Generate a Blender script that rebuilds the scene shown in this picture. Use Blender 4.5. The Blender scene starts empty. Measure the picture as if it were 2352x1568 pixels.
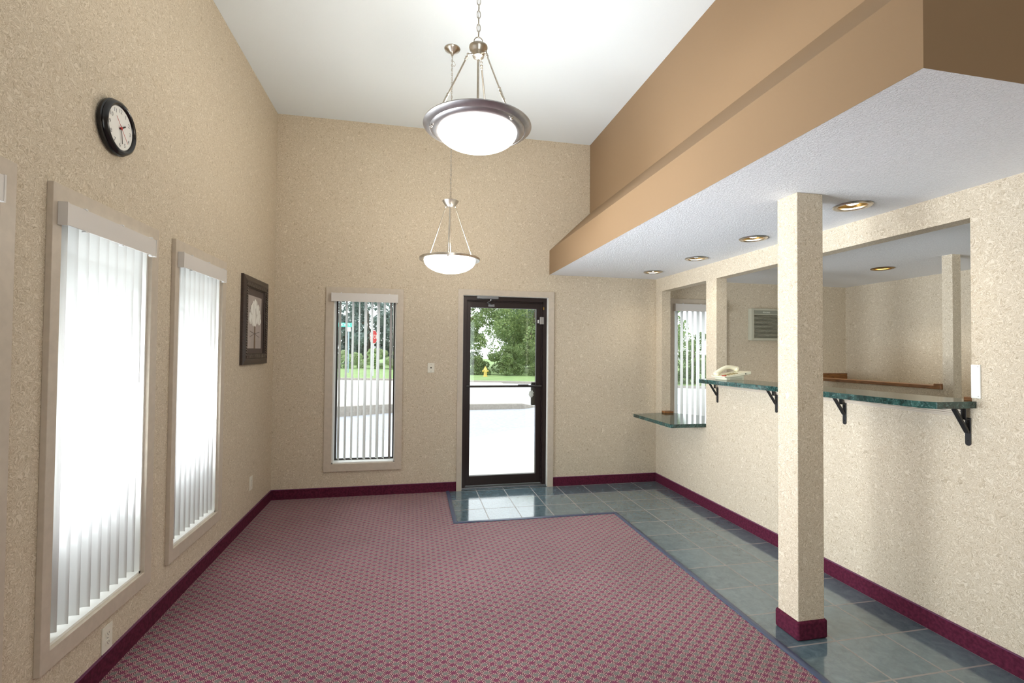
import bpy, math, random
from mathutils import Vector, Matrix
import numpy as np

# ------------------------------------------------------------------ camera, sky, exposure
scene = bpy.context.scene
col = scene.collection
R = math.radians
PI = math.pi

YAW, PITCH, ROLL = R(11.6654), R(1.1744), R(0.5288)
F = Vector((math.sin(YAW) * math.cos(PITCH), math.cos(YAW) * math.cos(PITCH), math.sin(PITCH)))
RT = Vector((math.cos(YAW), -math.sin(YAW), 0))
UP = RT.cross(F)
R2 = RT * math.cos(ROLL) + UP * math.sin(ROLL)
U2 = -RT * math.sin(ROLL) + UP * math.cos(ROLL)
cam_data = bpy.data.cameras.new('camera')
cam = bpy.data.objects.new('camera', cam_data)
col.objects.link(cam)
mw = Matrix((R2, U2, -F)).transposed().to_4x4()
mw.translation = Vector((1.389, -5.25, 1.521))
cam.matrix_world = mw
cam_data.sensor_width = 36.0
cam_data.lens = 36.0 * 1099.9 / 2352
cam_data.clip_start = 0.02
cam_data.clip_end = 300
scene.camera = cam

world = bpy.data.worlds.new('overcast_sky')
scene.world = world
world.use_nodes = True
wbg = world.node_tree.nodes['Background']
wbg.inputs[0].default_value = (0.94, 0.97, 1.0, 1)
wbg.inputs[1].default_value = 2.8

scene.view_settings.view_transform = 'Standard'
scene.view_settings.look = 'None'
scene.view_settings.gamma = 1.0
scene.view_settings.exposure = 0.18
scene.view_settings.use_curve_mapping = False
scene.cycles.max_bounces = 10
scene.cycles.diffuse_bounces = 6
scene.cycles.transparent_max_bounces = 16
scene.cycles.use_denoising = True
scene.cycles.caustics_reflective = False
scene.cycles.caustics_refractive = False
scene.cycles.sample_clamp_indirect = 6

def area_light(name, loc, direction, sx, sy, power, color, spread=180):
    d = bpy.data.lights.new(name, 'AREA')
    d.shape = 'RECTANGLE'; d.size = sx; d.size_y = sy; d.energy = power; d.color = color
    o = bpy.data.objects.new(name, d); col.objects.link(o)
    o.location = loc
    o.rotation_euler = Vector(direction).to_track_quat('-Z', 'Z').to_euler()
    d.spread = R(spread)
    return o

# daylight arriving through each window of the left wall (lights stand outside the glass)
WINDOWS_LEFT = [(-2.115, -1.335), (-3.092, -2.305), (-4.050, -3.265)]
for (a, b) in WINDOWS_LEFT:
    area_light('window_daylight', (-0.42, (a + b) / 2, 1.12), (1, 0, .22), 0.82, 2.5, 90, (0.90, 0.93, 1.0), 100)

area_light('rear_fill_light', (2.1, -7.6, 1.5), (0, 1, 0.1), 1.7, 1.6, 8, (0.97, 0.98, 1.0), 160)  # added fill from behind the camera, lifts the foreground
area_light('office_fill_light', (5.6, -7.6, 1.4), (0, 1, 0.25), 1.4, 1.5, 32, (1, .95, .88), 140)  # added unseen lamp that brightens the office

# ------------------------------------------------------------------ room dimensions (metres)
W = 4.229        # right wall plane
WT = 0.110       # right wall thickness
H = 3.934        # main ceiling
ZS = 2.396       # soffit underside
YF = -7.2        # wall behind the camera
XA, ZB, XB, ZC, YE = 3.383, 3.132, 2.901, 2.675, -4.090
WO = 6.931       # office right wall
T = 0.305

# ------------------------------------------------------------------ mesh helpers
class MB:
    def __init__(self):
        self.v = []; self.f = []; self.m = []; self.mi = 0
    def add(self, verts, faces):
        n = len(self.v)
        self.v += [tuple(p) for p in verts]
        self.f += [tuple(i + n for i in f) for f in faces]
        self.m += [self.mi] * len(faces)
        return self
    def box(self, x0, x1, y0, y1, z0, z1):
        v = [(x, y, z) for z in (z0, z1) for y in (y0, y1) for x in (x0, x1)]
        return self.add(v, [(0, 2, 3, 1), (4, 5, 7, 6), (0, 1, 5, 4), (2, 6, 7, 3), (0, 4, 6, 2), (1, 3, 7, 5)])
    def obox(self, c, ax, ay, az, hx, hy, hz):
        c, ax, ay, az = Vector(c), Vector(ax).normalized(), Vector(ay).normalized(), Vector(az).normalized()
        v = [c + ax * hx * sx + ay * hy * sy + az * hz * sz for sz in (-1, 1) for sy in (-1, 1) for sx in (-1, 1)]
        return self.add(v, [(0, 2, 3, 1), (4, 5, 7, 6), (0, 1, 5, 4), (2, 6, 7, 3), (0, 4, 6, 2), (1, 3, 7, 5)])
    def bar(self, p0, p1, w, h, up=(0, 0, 1)):
        p0, p1 = Vector(p0), Vector(p1)
        d = (p1 - p0); L = d.length; d.normalize()
        s = d.cross(Vector(up))
        if s.length < 1e-4: s = d.cross(Vector((1, 0, 0)))
        s.normalize(); u = s.cross(d)
        return self.obox((p0 + p1) / 2, d, s, u, L / 2, w / 2, h / 2)
    def tube(self, pts, r, n=10, closed=False, caps=True):
        pts = [Vector(p) for p in pts]; m = len(pts)
        rr = r if isinstance(r, (list, tuple)) else [r] * m
        V = []; prev = None
        for i, p in enumerate(pts):
            if closed: d = pts[(i + 1) % m] - pts[i - 1]
            else: d = pts[min(i + 1, m - 1)] - pts[max(i - 1, 0)]
            d.normalize()
            if prev is None:
                a = Vector((0, 0, 1)) if abs(d.z) < .9 else Vector((1, 0, 0))
                u = d.cross(a).normalized()
            else:
                u = (prev - d * prev.dot(d)).normalized()
            prev = u; w = d.cross(u)
            for k in range(n):
                t = 2 * PI * k / n
                V.append(p + (u * math.cos(t) + w * math.sin(t)) * rr[i])
        Fc = []
        for i in range(m if closed else m - 1):
            j = (i + 1) % m
            for k in range(n):
                l = (k + 1) % n
                Fc.append((i * n + k, i * n + l, j * n + l, j * n + k))
        if caps and not closed:
            Fc.append(tuple(range(n))[::-1]); Fc.append(tuple((m - 1) * n + k for k in range(n)))
        return self.add(V, Fc)
    def lathe(self, prof, c, n=48, axis=(0, 0, 1)):
        c = Vector(c); a = Vector(axis).normalized()
        q = Vector((0, 0, 1)).rotation_difference(a)
        V = []; m = len(prof)
        for (r, z) in prof:
            for k in range(n):
                t = 2 * PI * k / n
                V.append(c + q @ Vector((r * math.cos(t), r * math.sin(t), z)))
        Fc = []
        for i in range(m - 1):
            for k in range(n):
                l = (k + 1) % n
                Fc.append((i * n + k, i * n + l, (i + 1) * n + l, (i + 1) * n + k))
        return self.add(V, Fc)
    def prism(self, pts, ext):
        """closed polygon pts (3D) extruded by vector ext"""
        e = Vector(ext); n = len(pts)
        V = [Vector(p) for p in pts] + [Vector(p) + e for p in pts]
        Fc = [tuple(range(n))[::-1], tuple(range(n, 2 * n))]
        for i in range(n):
            j = (i + 1) % n
            Fc.append((i, j, n + j, n + i))
        return self.add(V, Fc)
    def ball(self, c, r, n=14, m=9, sc=(1, 1, 1)):
        c = Vector(c); V = []; Fc = []
        for i in range(m + 1):
            ph = PI * i / m
            for k in range(n):
                t = 2 * PI * k / n
                V.append(c + Vector((r * math.sin(ph) * math.cos(t) * sc[0], r * math.sin(ph) * math.sin(t) * sc[1], r * math.cos(ph) * sc[2])))
        for i in range(m):
            for k in range(n):
                l = (k + 1) % n
                Fc.append((i * n + k, (i + 1) * n + k, (i + 1) * n + l, i * n + l))
        return self.add(V, Fc)
    def build(self, name, mats, parent=None, smooth=False, bevel=0, seg=2):
        me = bpy.data.meshes.new(name)
        me.from_pydata(self.v, [], self.f)
        if not isinstance(mats, (list, tuple)): mats = [mats]
        for x in mats: me.materials.append(x)
        if len(mats) > 1:
            me.polygons.foreach_set('material_index', self.m)
        import bmesh
        bm = bmesh.new(); bm.from_mesh(me)
        bmesh.ops.remove_doubles(bm, verts=bm.verts, dist=1e-6)
        bmesh.ops.recalc_face_normals(bm, faces=bm.faces)
        bm.to_mesh(me); bm.free()
        if smooth:
            me.polygons.foreach_set('use_smooth', [True] * len(me.polygons))
            if hasattr(me, 'set_sharp_from_angle'): me.set_sharp_from_angle(angle=R(38))
        o = bpy.data.objects.new(name, me); col.objects.link(o)
        if parent is not None:
            o.parent = parent
            o.matrix_parent_inverse = Matrix.Translation(-parent.location)
        if bevel:
            b = o.modifiers.new('bevel', 'BEVEL'); b.width = bevel; b.segments = seg; b.limit_method = 'ANGLE'; b.angle_limit = R(40)
        return o

def thing(name, label, cat, loc=(0, 0, 0), group=None):
    o = bpy.data.objects.new(name, None); col.objects.link(o)
    o.location = loc; o.empty_display_size = .05
    o['label'] = label; o['category'] = cat
    if group: o['group'] = group
    return o
def tag(o, label, cat, group=None, kind=None):
    o['label'] = label; o['category'] = cat
    if group: o['group'] = group
    if kind: o['kind'] = kind
    return o
def struct(o, label=None, cat=None):
    o['kind'] = 'structure'
    if label: o['label'] = label
    if cat: o['category'] = cat
    return o
def structE(name, label=None, cat=None, loc=(0, 0, 0)):
    o = bpy.data.objects.new(name, None); col.objects.link(o); o.location = loc; o.empty_display_size = .05
    return struct(o, label, cat)

def text_mesh(body, size, extrude=.0005):
    cu = bpy.data.curves.new('txt', 'FONT'); cu.body = body; cu.size = size; cu.extrude = extrude
    cu.align_x = 'CENTER'; cu.align_y = 'CENTER'; cu.resolution_u = 3
    o = bpy.data.objects.new('txt', cu); col.objects.link(o)
    bpy.context.view_layer.update()
    dg = bpy.context.evaluated_depsgraph_get()
    me = o.evaluated_get(dg).to_mesh()
    V = [v.co.copy() for v in me.vertices]; Fc = [tuple(p.vertices) for p in me.polygons]
    o.evaluated_get(dg).to_mesh_clear()
    bpy.data.objects.remove(o); bpy.data.curves.remove(cu)
    return V, Fc

# ------------------------------------------------------------------ material helpers
def srgb(r, g, b):
    f = lambda c: (c / 255) / 12.92 if c / 255 <= .04045 else ((c / 255 + .055) / 1.055) ** 2.4
    return (f(r), f(g), f(b), 1)
class NT:
    def __init__(self, name):
        self.mat = bpy.data.materials.new(name); self.mat.use_nodes = True
        self.t = self.mat.node_tree; self.bsdf = self.t.nodes['Principled BSDF']; self.out = self.t.nodes['Material Output']
    def n(self, typ, **kw):
        x = self.t.nodes.new(typ)
        for k, v in kw.items(): setattr(x, k, v)
        return x
    def l(self, a, b): self.t.links.new(a, b)
    def val(self, sock, v):
        if hasattr(v, 'is_output') or isinstance(v, bpy.types.NodeSocket): self.l(v, sock)
        else: sock.default_value = v
    def math(self, op, a, b=None, c=None):
        x = self.n('ShaderNodeMath', operation=op)
        self.val(x.inputs[0], a)
        if b is not None: self.val(x.inputs[1], b)
        if c is not None: self.val(x.inputs[2], c)
        return x.outputs[0]
    def mix(self, fac, a, b, blend='MIX'):
        x = self.n('ShaderNodeMix', data_type='RGBA', blend_type=blend)
        self.val(x.inputs[0], fac); self.val(x.inputs[6], a); self.val(x.inputs[7], b)
        return x.outputs[2]
    def coord(self): return self.n('ShaderNodeTexCoord').outputs['Object']
    def noise(self, scale, detail=2, rough=.5, dist=0, vec=None):
        x = self.n('ShaderNodeTexNoise')
        x.inputs['Scale'].default_value = scale; x.inputs['Detail'].default_value = detail
        x.inputs['Roughness'].default_value = rough; x.inputs['Distortion'].default_value = dist
        self.l(vec if vec is not None else self.coord(), x.inputs['Vector'])
        return x.outputs['Fac']
    def ss(self, v, lo, hi, a=0., b=1.):
        x = self.n('ShaderNodeMapRange', interpolation_type='SMOOTHSTEP')
        self.l(v, x.inputs['Value'])
        for i, q in zip((1, 2, 3, 4), (lo, hi, a, b)): x.inputs[i].default_value = q
        return x.outputs[0]
    def bump(self, h, strength, dist):
        b = self.n('ShaderNodeBump'); b.inputs['Strength'].default_value = strength; b.inputs['Distance'].default_value = dist
        self.l(h, b.inputs['Height']); self.l(b.outputs[0], self.bsdf.inputs['Normal'])
    def base(self, c): self.val(self.bsdf.inputs['Base Color'], c)
def simple(name, c, rough=.5, metal=0, spec=.5, noise=None, bump=None, **kw):
    m = NT(name); m.bsdf.inputs['Roughness'].default_value = rough; m.bsdf.inputs['Metallic'].default_value = metal
    m.bsdf.inputs['Specular IOR Level'].default_value = spec
    if noise:
        sc, amt = noise
        f = m.noise(sc, 3)
        m.base(m.mix(m.ss(f, .3, .7), tuple(x * (1 - amt) for x in c[:3]) + (1,), tuple(min(1, x * (1 + amt)) for x in c[:3]) + (1,)))
    else: m.base(c)
    if bump: m.bump(m.noise(bump[0], 3), bump[1], bump[2])
    for k, v in kw.items(): m.bsdf.inputs[k].default_value = v
    return m.mat

def wallpaper(name, ground, line, leaf):
    """scrolling leaf outlines: contour lines of swirled noise, with soft lighter leaf bodies"""
    m = NT(name)
    co = m.coord()
    w = m.n('ShaderNodeTexNoise'); w.inputs['Scale'].default_value = 21; w.inputs['Detail'].default_value = 1.0
    m.l(co, w.inputs['Vector'])
    off = m.n('ShaderNodeVectorMath', operation='MULTIPLY_ADD'); m.l(w.outputs['Color'], off.inputs[0])
    off.inputs[1].default_value = (.085, .085, .085); m.l(co, off.inputs[2])
    n1 = m.noise(32, .6, .5, .8, off.outputs[0])
    n2 = m.noise(70, .5, .5, .6, off.outputs[0])
    def contour(n, k, lo, hi):
        f = m.math('FRACT', m.math('MULTIPLY', n, k))
        return m.ss(m.math('ABSOLUTE', m.math('SUBTRACT', f, .5)), lo, hi, 1, 0)
    l1 = contour(n1, 8.0, .02, .17)
    gate = m.ss(n2, .44, .56)
    l2 = m.math('MULTIPLY', contour(n2, 6.0, .02, .20), gate)
    lines = m.math('MINIMUM', m.math('ADD', m.math('MULTIPLY', l1, .8), m.math('MULTIPLY', l2, .7)), 1.0)
    body = m.ss(m.math('SINE', m.math('MULTIPLY', n1, 50.0)), -.6, .6)
    c = m.mix(body, ground, leaf)
    c = m.mix(m.math('MULTIPLY', lines, .78), c, line)
    m.base(c)
    m.bsdf.inputs['Roughness'].default_value = .6
    m.bsdf.inputs['Specular IOR Level'].default_value = .25
    m.bump(lines, .15, -.0015)
    return m.mat

M = {}
M['paper'] = wallpaper('cream_scroll_wallpaper', srgb(202, 188, 165), srgb(162, 146, 122), srgb(219, 208, 189))
M['casing'] = simple('taupe_painted_wood', srgb(196, 184, 168), .38, noise=(30, .04))
M['tan'] = simple('tan_wall_paint', srgb(140, 115, 88), .6, spec=.2, bump=(220, .05, .002))
M['ceiling'] = simple('white_ceiling_paint', srgb(226, 235, 241), .8, spec=.15, bump=(160, .25, .003))
def soffit_mat():
    m = NT('knockdown_textured_ceiling'); m.base(srgb(244, 246, 250)); m.bsdf.inputs['Roughness'].default_value = .75
    m.bsdf.inputs['Specular IOR Level'].default_value = .2
    f = m.noise(95, 3, .55, .8)
    m.bump(m.ss(f, .42, .62), .55, .004)
    return m.mat
M['soffit'] = soffit_mat()
M['base'] = simple('burgundy_carpet_base', srgb(84, 30, 50), .85, spec=.15, noise=(60, .25), bump=(300, .3, .001))
M['vinylcap'] = simple('purple_edge_binding', srgb(104, 52, 88), .5)
def carpet_mat():
    m = NT('burgundy_star_carpet')
    sx = m.n('ShaderNodeSeparateXYZ'); m.l(m.coord(), sx.inputs[0]); x, y = sx.outputs[0], sx.outputs[1]
    px, py = .038, .059
    cx = m.math('COSINE', m.math('MULTIPLY', x, PI / px)); cy = m.math('COSINE', m.math('MULTIPLY', y, 2 * PI / py))
    Fv = m.math('MULTIPLY', cx, cy)
    # spiky star outline: fine herringbone added to the lattice
    sgn = m.math('SIGN', m.math('SINE', m.math('MULTIPLY', y, 4 * PI / py)))
    diag = m.math('ADD', x, m.math('MULTIPLY', m.math('MULTIPLY', sgn, .55), y))
    st = m.math('SINE', m.math('MULTIPLY', diag, 2 * PI / .0088))
    st2 = m.math('SINE', m.math('MULTIPLY', m.math('SUBTRACT', m.math('MULTIPLY', y, .8), m.math('MULTIPLY', m.math('MULTIPLY', sgn, .6), x)), 2 * PI / .0125))
    F2 = m.math('ADD', Fv, m.math('ADD', m.math('MULTIPLY', st, .26), m.math('MULTIPLY', st2, .14)))
    green = m.ss(F2, -.30, -.42)
    red = m.ss(F2, .26, .38)
    cream = m.math('MULTIPLY', m.math('MULTIPLY', m.ss(st, .05, .5), m.ss(st2, -.75, -.2)), m.ss(m.math('ABSOLUTE', Fv), .66, .42))
    c = m.mix(red, srgb(82, 33, 52), srgb(112, 36, 72))
    c = m.mix(green, c, srgb(104, 104, 100))
    c = m.mix(cream, c, srgb(204, 166, 162))
    big = m.ss(m.noise(1.3, 2), .3, .7, .9, 1.08)
    fine = m.ss(m.noise(420, 2), .3, .7, .82, 1.15)
    v = m.n('ShaderNodeVectorMath', operation='SCALE'); m.l(c, v.inputs[0]); m.l(m.math('MULTIPLY', big, fine), v.inputs['Scale'])
    m.l(v.outputs[0], m.bsdf.inputs['Base Color'])
    m.bsdf.inputs['Roughness'].default_value = .8
    m.bsdf.inputs['Specular IOR Level'].default_value = .25
    m.bsdf.inputs['Sheen Weight'].default_value = .2
    m.bsdf.inputs['Sheen Roughness'].default_value = .45
    m.bsdf.inputs['Sheen Tint'].default_value = (1, .92, .92, 1)
    m.bump(m.noise(500, 2), .3, .002)
    return m.mat
M['carpet'] = carpet_mat()
def tile_mat():
    m = NT('slate_ceramic_tile')
    sx = m.n('ShaderNodeSeparateXYZ'); m.l(m.coord(), sx.inputs[0])
    g = []; cells = []
    for s, o in ((sx.outputs[0], 2.084), (sx.outputs[1], -.030)):
        q = m.math('DIVIDE', m.math('SUBTRACT', s, o), T)
        cells.append(m.math('FLOOR', q))
        fr = m.math('FRACT', q)
        g.append(m.math('MINIMUM', fr, m.math('SUBTRACT', 1.0, fr)))
    e = m.math('MINIMUM', g[0], g[1])
    grout = m.ss(e, .012, .019, 1, 0)
    cmb = m.n('ShaderNodeCombineXYZ'); m.l(cells[0], cmb.inputs[0]); m.l(cells[1], cmb.inputs[1])
    wn = m.n('ShaderNodeTexWhiteNoise'); m.l(cmb.outputs[0], wn.inputs['Vector'])
    n1 = m.ss(m.noise(16, 6, .72, .6), .22, .78)
    n2 = m.ss(m.noise(60, 4, .7), .3, .7)
    c = m.mix(n1, srgb(62, 80, 90), srgb(106, 126, 136))
    c = m.mix(m.math('MULTIPLY', n2, .5), c, srgb(84, 106, 112))
    c = m.mix(m.math('MULTIPLY', wn.outputs['Value'], .18), c, srgb(140, 158, 165))
    m.base(m.mix(grout, c, srgb(140, 136, 134)))
    m.val(m.bsdf.inputs['Roughness'], m.mix(grout, (.11, .11, .11, 1), (.7, .7, .7, 1)))
    m.bsdf.inputs['Specular IOR Level'].default_value = .8; m.bsdf.inputs['Coat Weight'].default_value = .35; m.bsdf.inputs['Coat Roughness'].default_value = .08; m.bsdf.inputs['Coat IOR'].default_value = 1.7
    hh = m.math('ADD', m.math('MULTIPLY', grout, -1.0), m.math('MULTIPLY', m.noise(25, 3), .12))
    m.bump(hh, .2, .003)
    return m.mat
M['tile'] = tile_mat()
M['strip'] = simple('blue_grey_vinyl_strip', srgb(70, 80, 104), .32)
M['white'] = simple('white_plastic', srgb(236, 236, 232), .4)
M['val'] = simple('brushed_white_valance', srgb(214, 210, 206), .38)
M['ivory'] = simple('ivory_plastic', srgb(226, 222, 208), .4)
M['clear'] = simple('frosted_clear_clip', srgb(225, 228, 230), .2)
M['slot'] = simple('dark_slot', srgb(40, 38, 36), .6)
def vane_mat():
    m = NT('translucent_white_vane')
    m.base(srgb(240, 240, 238)); m.bsdf.inputs['Roughness'].default_value = .5
    tr = m.n('ShaderNodeBsdfTranslucent'); tr.inputs[0].default_value = (.9, .92, .93, 1)
    mx = m.n('ShaderNodeMixShader'); mx.inputs[0].default_value = .08
    m.l(m.bsdf.outputs[0], mx.inputs[1]); m.l(tr.outputs[0], mx.inputs[2]); m.l(mx.outputs[0], m.out.inputs[0])
    return m.mat
M['vane'] = vane_mat()
M['vane_shaded'] = simple('shade_tinted_vane', srgb(128, 114, 104), .6)  # shaded side of the last vane, put in as a darker colour
def glass_mat():
    m = NT('clear_window_glass')
    tr = m.n('ShaderNodeBsdfTransparent'); tr.inputs[0].default_value = (.96, .98, .975, 1)
    gl = m.n('ShaderNodeBsdfGlossy'); gl.inputs['Roughness'].default_value = .02
    mx = m.n('ShaderNodeMixShader'); mx.inputs[0].default_value = .05
    m.l(tr.outputs[0], mx.inputs[1]); m.l(gl.outputs[0], mx.inputs[2]); m.l(mx.outputs[0], m.out.inputs[0])
    return m.mat
M['glass'] = glass_mat()
M['bronze'] = simple('dark_bronze_aluminium', srgb(44, 32, 30), .35, metal=.35)
M['darkframe'] = simple('black_anodised_frame', srgb(60, 56, 54), .4, metal=.3)
M['alu'] = simple('grey_aluminium', srgb(130, 132, 136), .35, metal=.8)
M['grey'] = simple('grey_plastic', srgb(150, 146, 142), .45)
M['nickel'] = simple('brushed_nickel', srgb(196, 190, 180), .28, metal=1, noise=(90, .06))
M['nickeldark'] = simple('brushed_pewter', srgb(188, 186, 188), .36, metal=1, noise=(40, .05))
M['brass'] = simple('antique_brass', srgb(150, 120, 70), .3, metal=1)
M['black'] = simple('black_powder_coat', srgb(24, 23, 26), .4)
M['blackgloss'] = simple('black_gloss_plastic', srgb(22, 20, 22), .22)
def emit(name, c, s, base=(.9, .9, .88, 1)):
    m = NT(name); m.base(base); m.bsdf.inputs['Emission Color'].default_value = c; m.bsdf.inputs['Emission Strength'].default_value = s
    m.bsdf.inputs['Roughness'].default_value = .3
    return m.mat
M['bowl'] = emit('lit_alabaster_glass', (1, .955, .88, 1), 11.0)
M['lamp'] = emit('lit_lamp_lens', (1, .90, .72, 1), 12)
def granite():
    m = NT('polished_green_marble')
    n1 = m.ss(m.noise(14, 6, .7, 1.2), .35, .62)
    n2 = m.ss(m.noise(70, 5, .75, .8), .52, .66)
    c = m.mix(n1, srgb(16, 40, 38), srgb(44, 80, 76))
    c = m.mix(m.math('MULTIPLY', n2, .55), c, srgb(112, 152, 148))
    m.base(c); m.bsdf.inputs['Roughness'].default_value = .08; m.bsdf.inputs['Specular IOR Level'].default_value = .65
    return m.mat
M['granite'] = granite()
def wood(name, a, b, sc=6):
    m = NT(name)
    mp = m.n('ShaderNodeMapping'); mp.inputs['Scale'].default_value = (1, 1, 9); m.l(m.coord(), mp.inputs[0])
    f = m.noise(sc, 4, .6, 1.5, mp.outputs[0]); m.base(m.mix(m.ss(f, .35, .65), a, b)); m.bsdf.inputs['Roughness'].default_value = .35
    return m.mat
M['wood'] = wood('honey_oak', srgb(104, 66, 34), srgb(146, 98, 54))
M['wooddark'] = wood('dark_walnut_moulding', srgb(42, 32, 28), srgb(66, 50, 44), 30)

# ------------------------------------------------------------------ walls with openings
def wall(name, axis, p0, p1, u0, u1, z0, z1, holes, mat=None):
    """axis 'x': slab between x=p0..p1, running along y from u0..u1. holes: (ua, ub, za, zb)"""
    us = sorted(set([u0, u1] + [h for q in holes for h in q[:2]]))
    zs = sorted(set([z0, z1] + [h for q in holes for h in q[2:]]))
    mb = MB(); V = {}; verts = []; faces = []
    solid = lambda i, k: 0 <= i < len(us) - 1 and 0 <= k < len(zs) - 1 and not any(
        q[0] - 1e-6 < (us[i] + us[i + 1]) / 2 < q[1] + 1e-6 and q[2] - 1e-6 < (zs[k] + zs[k + 1]) / 2 < q[3] + 1e-6 for q in holes)
    def vid(i, k, s):
        key = (i, k, s)
        if key not in V:
            p = (p0, p1)[s]
            V[key] = len(verts)
            verts.append((p, us[i], zs[k]) if axis == 'x' else (us[i], p, zs[k]))
        return V[key]
    for i in range(len(us) - 1):
        for k in range(len(zs) - 1):
            if not solid(i, k): continue
            for s in (0, 1):
                faces.append(tuple(vid(a, b, s) for a, b in ((i, k), (i + 1, k), (i + 1, k + 1), (i, k + 1))))
            if not solid(i - 1, k): faces.append((vid(i, k, 0), vid(i, k + 1, 0), vid(i, k + 1, 1), vid(i, k, 1)))
            if not solid(i + 1, k): faces.append((vid(i + 1, k, 0), vid(i + 1, k + 1, 0), vid(i + 1, k + 1, 1), vid(i + 1, k, 1)))
            if not solid(i, k - 1): faces.append((vid(i, k, 0), vid(i + 1, k, 0), vid(i + 1, k, 1), vid(i, k, 1)))
            if not solid(i, k + 1): faces.append((vid(i, k + 1, 0), vid(i + 1, k + 1, 0), vid(i + 1, k + 1, 1), vid(i, k + 1, 1)))
    mb.add(verts, faces)
    return struct(mb.build(name, mat or M['paper']))

WZ0, WZ1 = .345, 2.085      # window opening heights
holes_l = [(a + .052, b - .069, WZ0, WZ1) for a, b in WINDOWS_LEFT]
wall('wall_left', 'x', -.16, 0, YF, .16, 0, H, holes_l)
FWX = (.501, 1.283); OWX = (4.385, 5.167)
DX0, DX1, DZ1 = 1.921, 2.892, 2.135
wall('wall_back', 'y', 0, .16, 0, WO, 0, H, [(FWX[0] + .075, FWX[1] - .072, .34, 2.085), (OWX[0] + .075, OWX[1] - .072, .34, 2.085), (DX0, DX1, 0, DZ1)])
OY1, OY2, OY3, OY4, OZ = -.134, -.997, -1.162, -3.297, 2.240
Z_UP, Z_LO = 1.285, .825
wall('wall_right', 'x', W, W + WT, YF, 0, 0, H, [(OY2, OY1, Z_LO - .035, OZ), (OY4, OY3, Z_UP - .035, OZ)])
wall('wall_front', 'y', YF - .16, YF, -.16, WO, 0, H, [(1.2, 3.0, .6, 2.3), (4.9, 6.3, .7, 2.2)])  # both openings added to let the fill lights in
wall('wall_office_right', 'x', WO, WO + .12, YF, .16, 0, H, [])
# office partition with its own opening and end
wall('wall_office_partition', 'x', 5.94, 6.03, -1.982, 0, 0, ZS, [(-1.898, 0, 1.222, ZS)])

# floor pieces
fl = MB(); fl.prism([(0, YF, 0), (3.27, YF, 0), (3.27, -.994 + .02, 0), (1.775, -.994 + .02, 0), (1.775, 0, 0), (0, 0, 0)], (0, 0, -.1))
struct(fl.build('floor_carpet', M['carpet']))
fl = MB(); fl.prism([(3.27, YF, 0), (WO, YF, 0), (WO, .16, 0), (1.775, .16, 0), (1.775, -.974, 0), (3.27, -.974, 0)], (0, 0, -.1))
struct(fl.build('floor_tile', M['tile']))
def strip(pts, w, h):
    """mitred rounded strip along an axis-aligned polyline"""
    mb = MB(); n = len(pts); L = []
    prof = [(-w / 2, 0), (-w / 2, h * .6), (-w / 4, h), (w / 4, h), (w / 2, h * .6), (w / 2, 0)]
    for i, p in enumerate(pts):
        p = Vector(p)
        d0 = (p - Vector(pts[i - 1])).normalized() if i else None
        d1 = (Vector(pts[i + 1]) - p).normalized() if i < n - 1 else None
        d0 = d0 or d1; d1 = d1 or d0
        a = Vector((-d0.y, d0.x)); b = Vector((-d1.y, d1.x)); mm = (a + b).normalized(); k = 1 / mm.dot(a)
        for (o, z) in prof: L.append((p.x + mm.x * o * k, p.y + mm.y * o * k, z))
    m = len(prof); Fc = []
    for i in range(n - 1):
        for k in range(m):
            Fc.append((i * m + k, i * m + (k + 1) % m, (i + 1) * m + (k + 1) % m, (i + 1) * m + k))
    Fc += [tuple(range(m)), tuple(range((n - 1) * m, n * m))]
    mb.add(L, Fc); return mb
struct(strip([(1.775, -.012), (1.775, -.975), (3.285, -.975), (3.285, YF)], .036, .009).build('trim_1', M['strip'], smooth=True))

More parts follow.
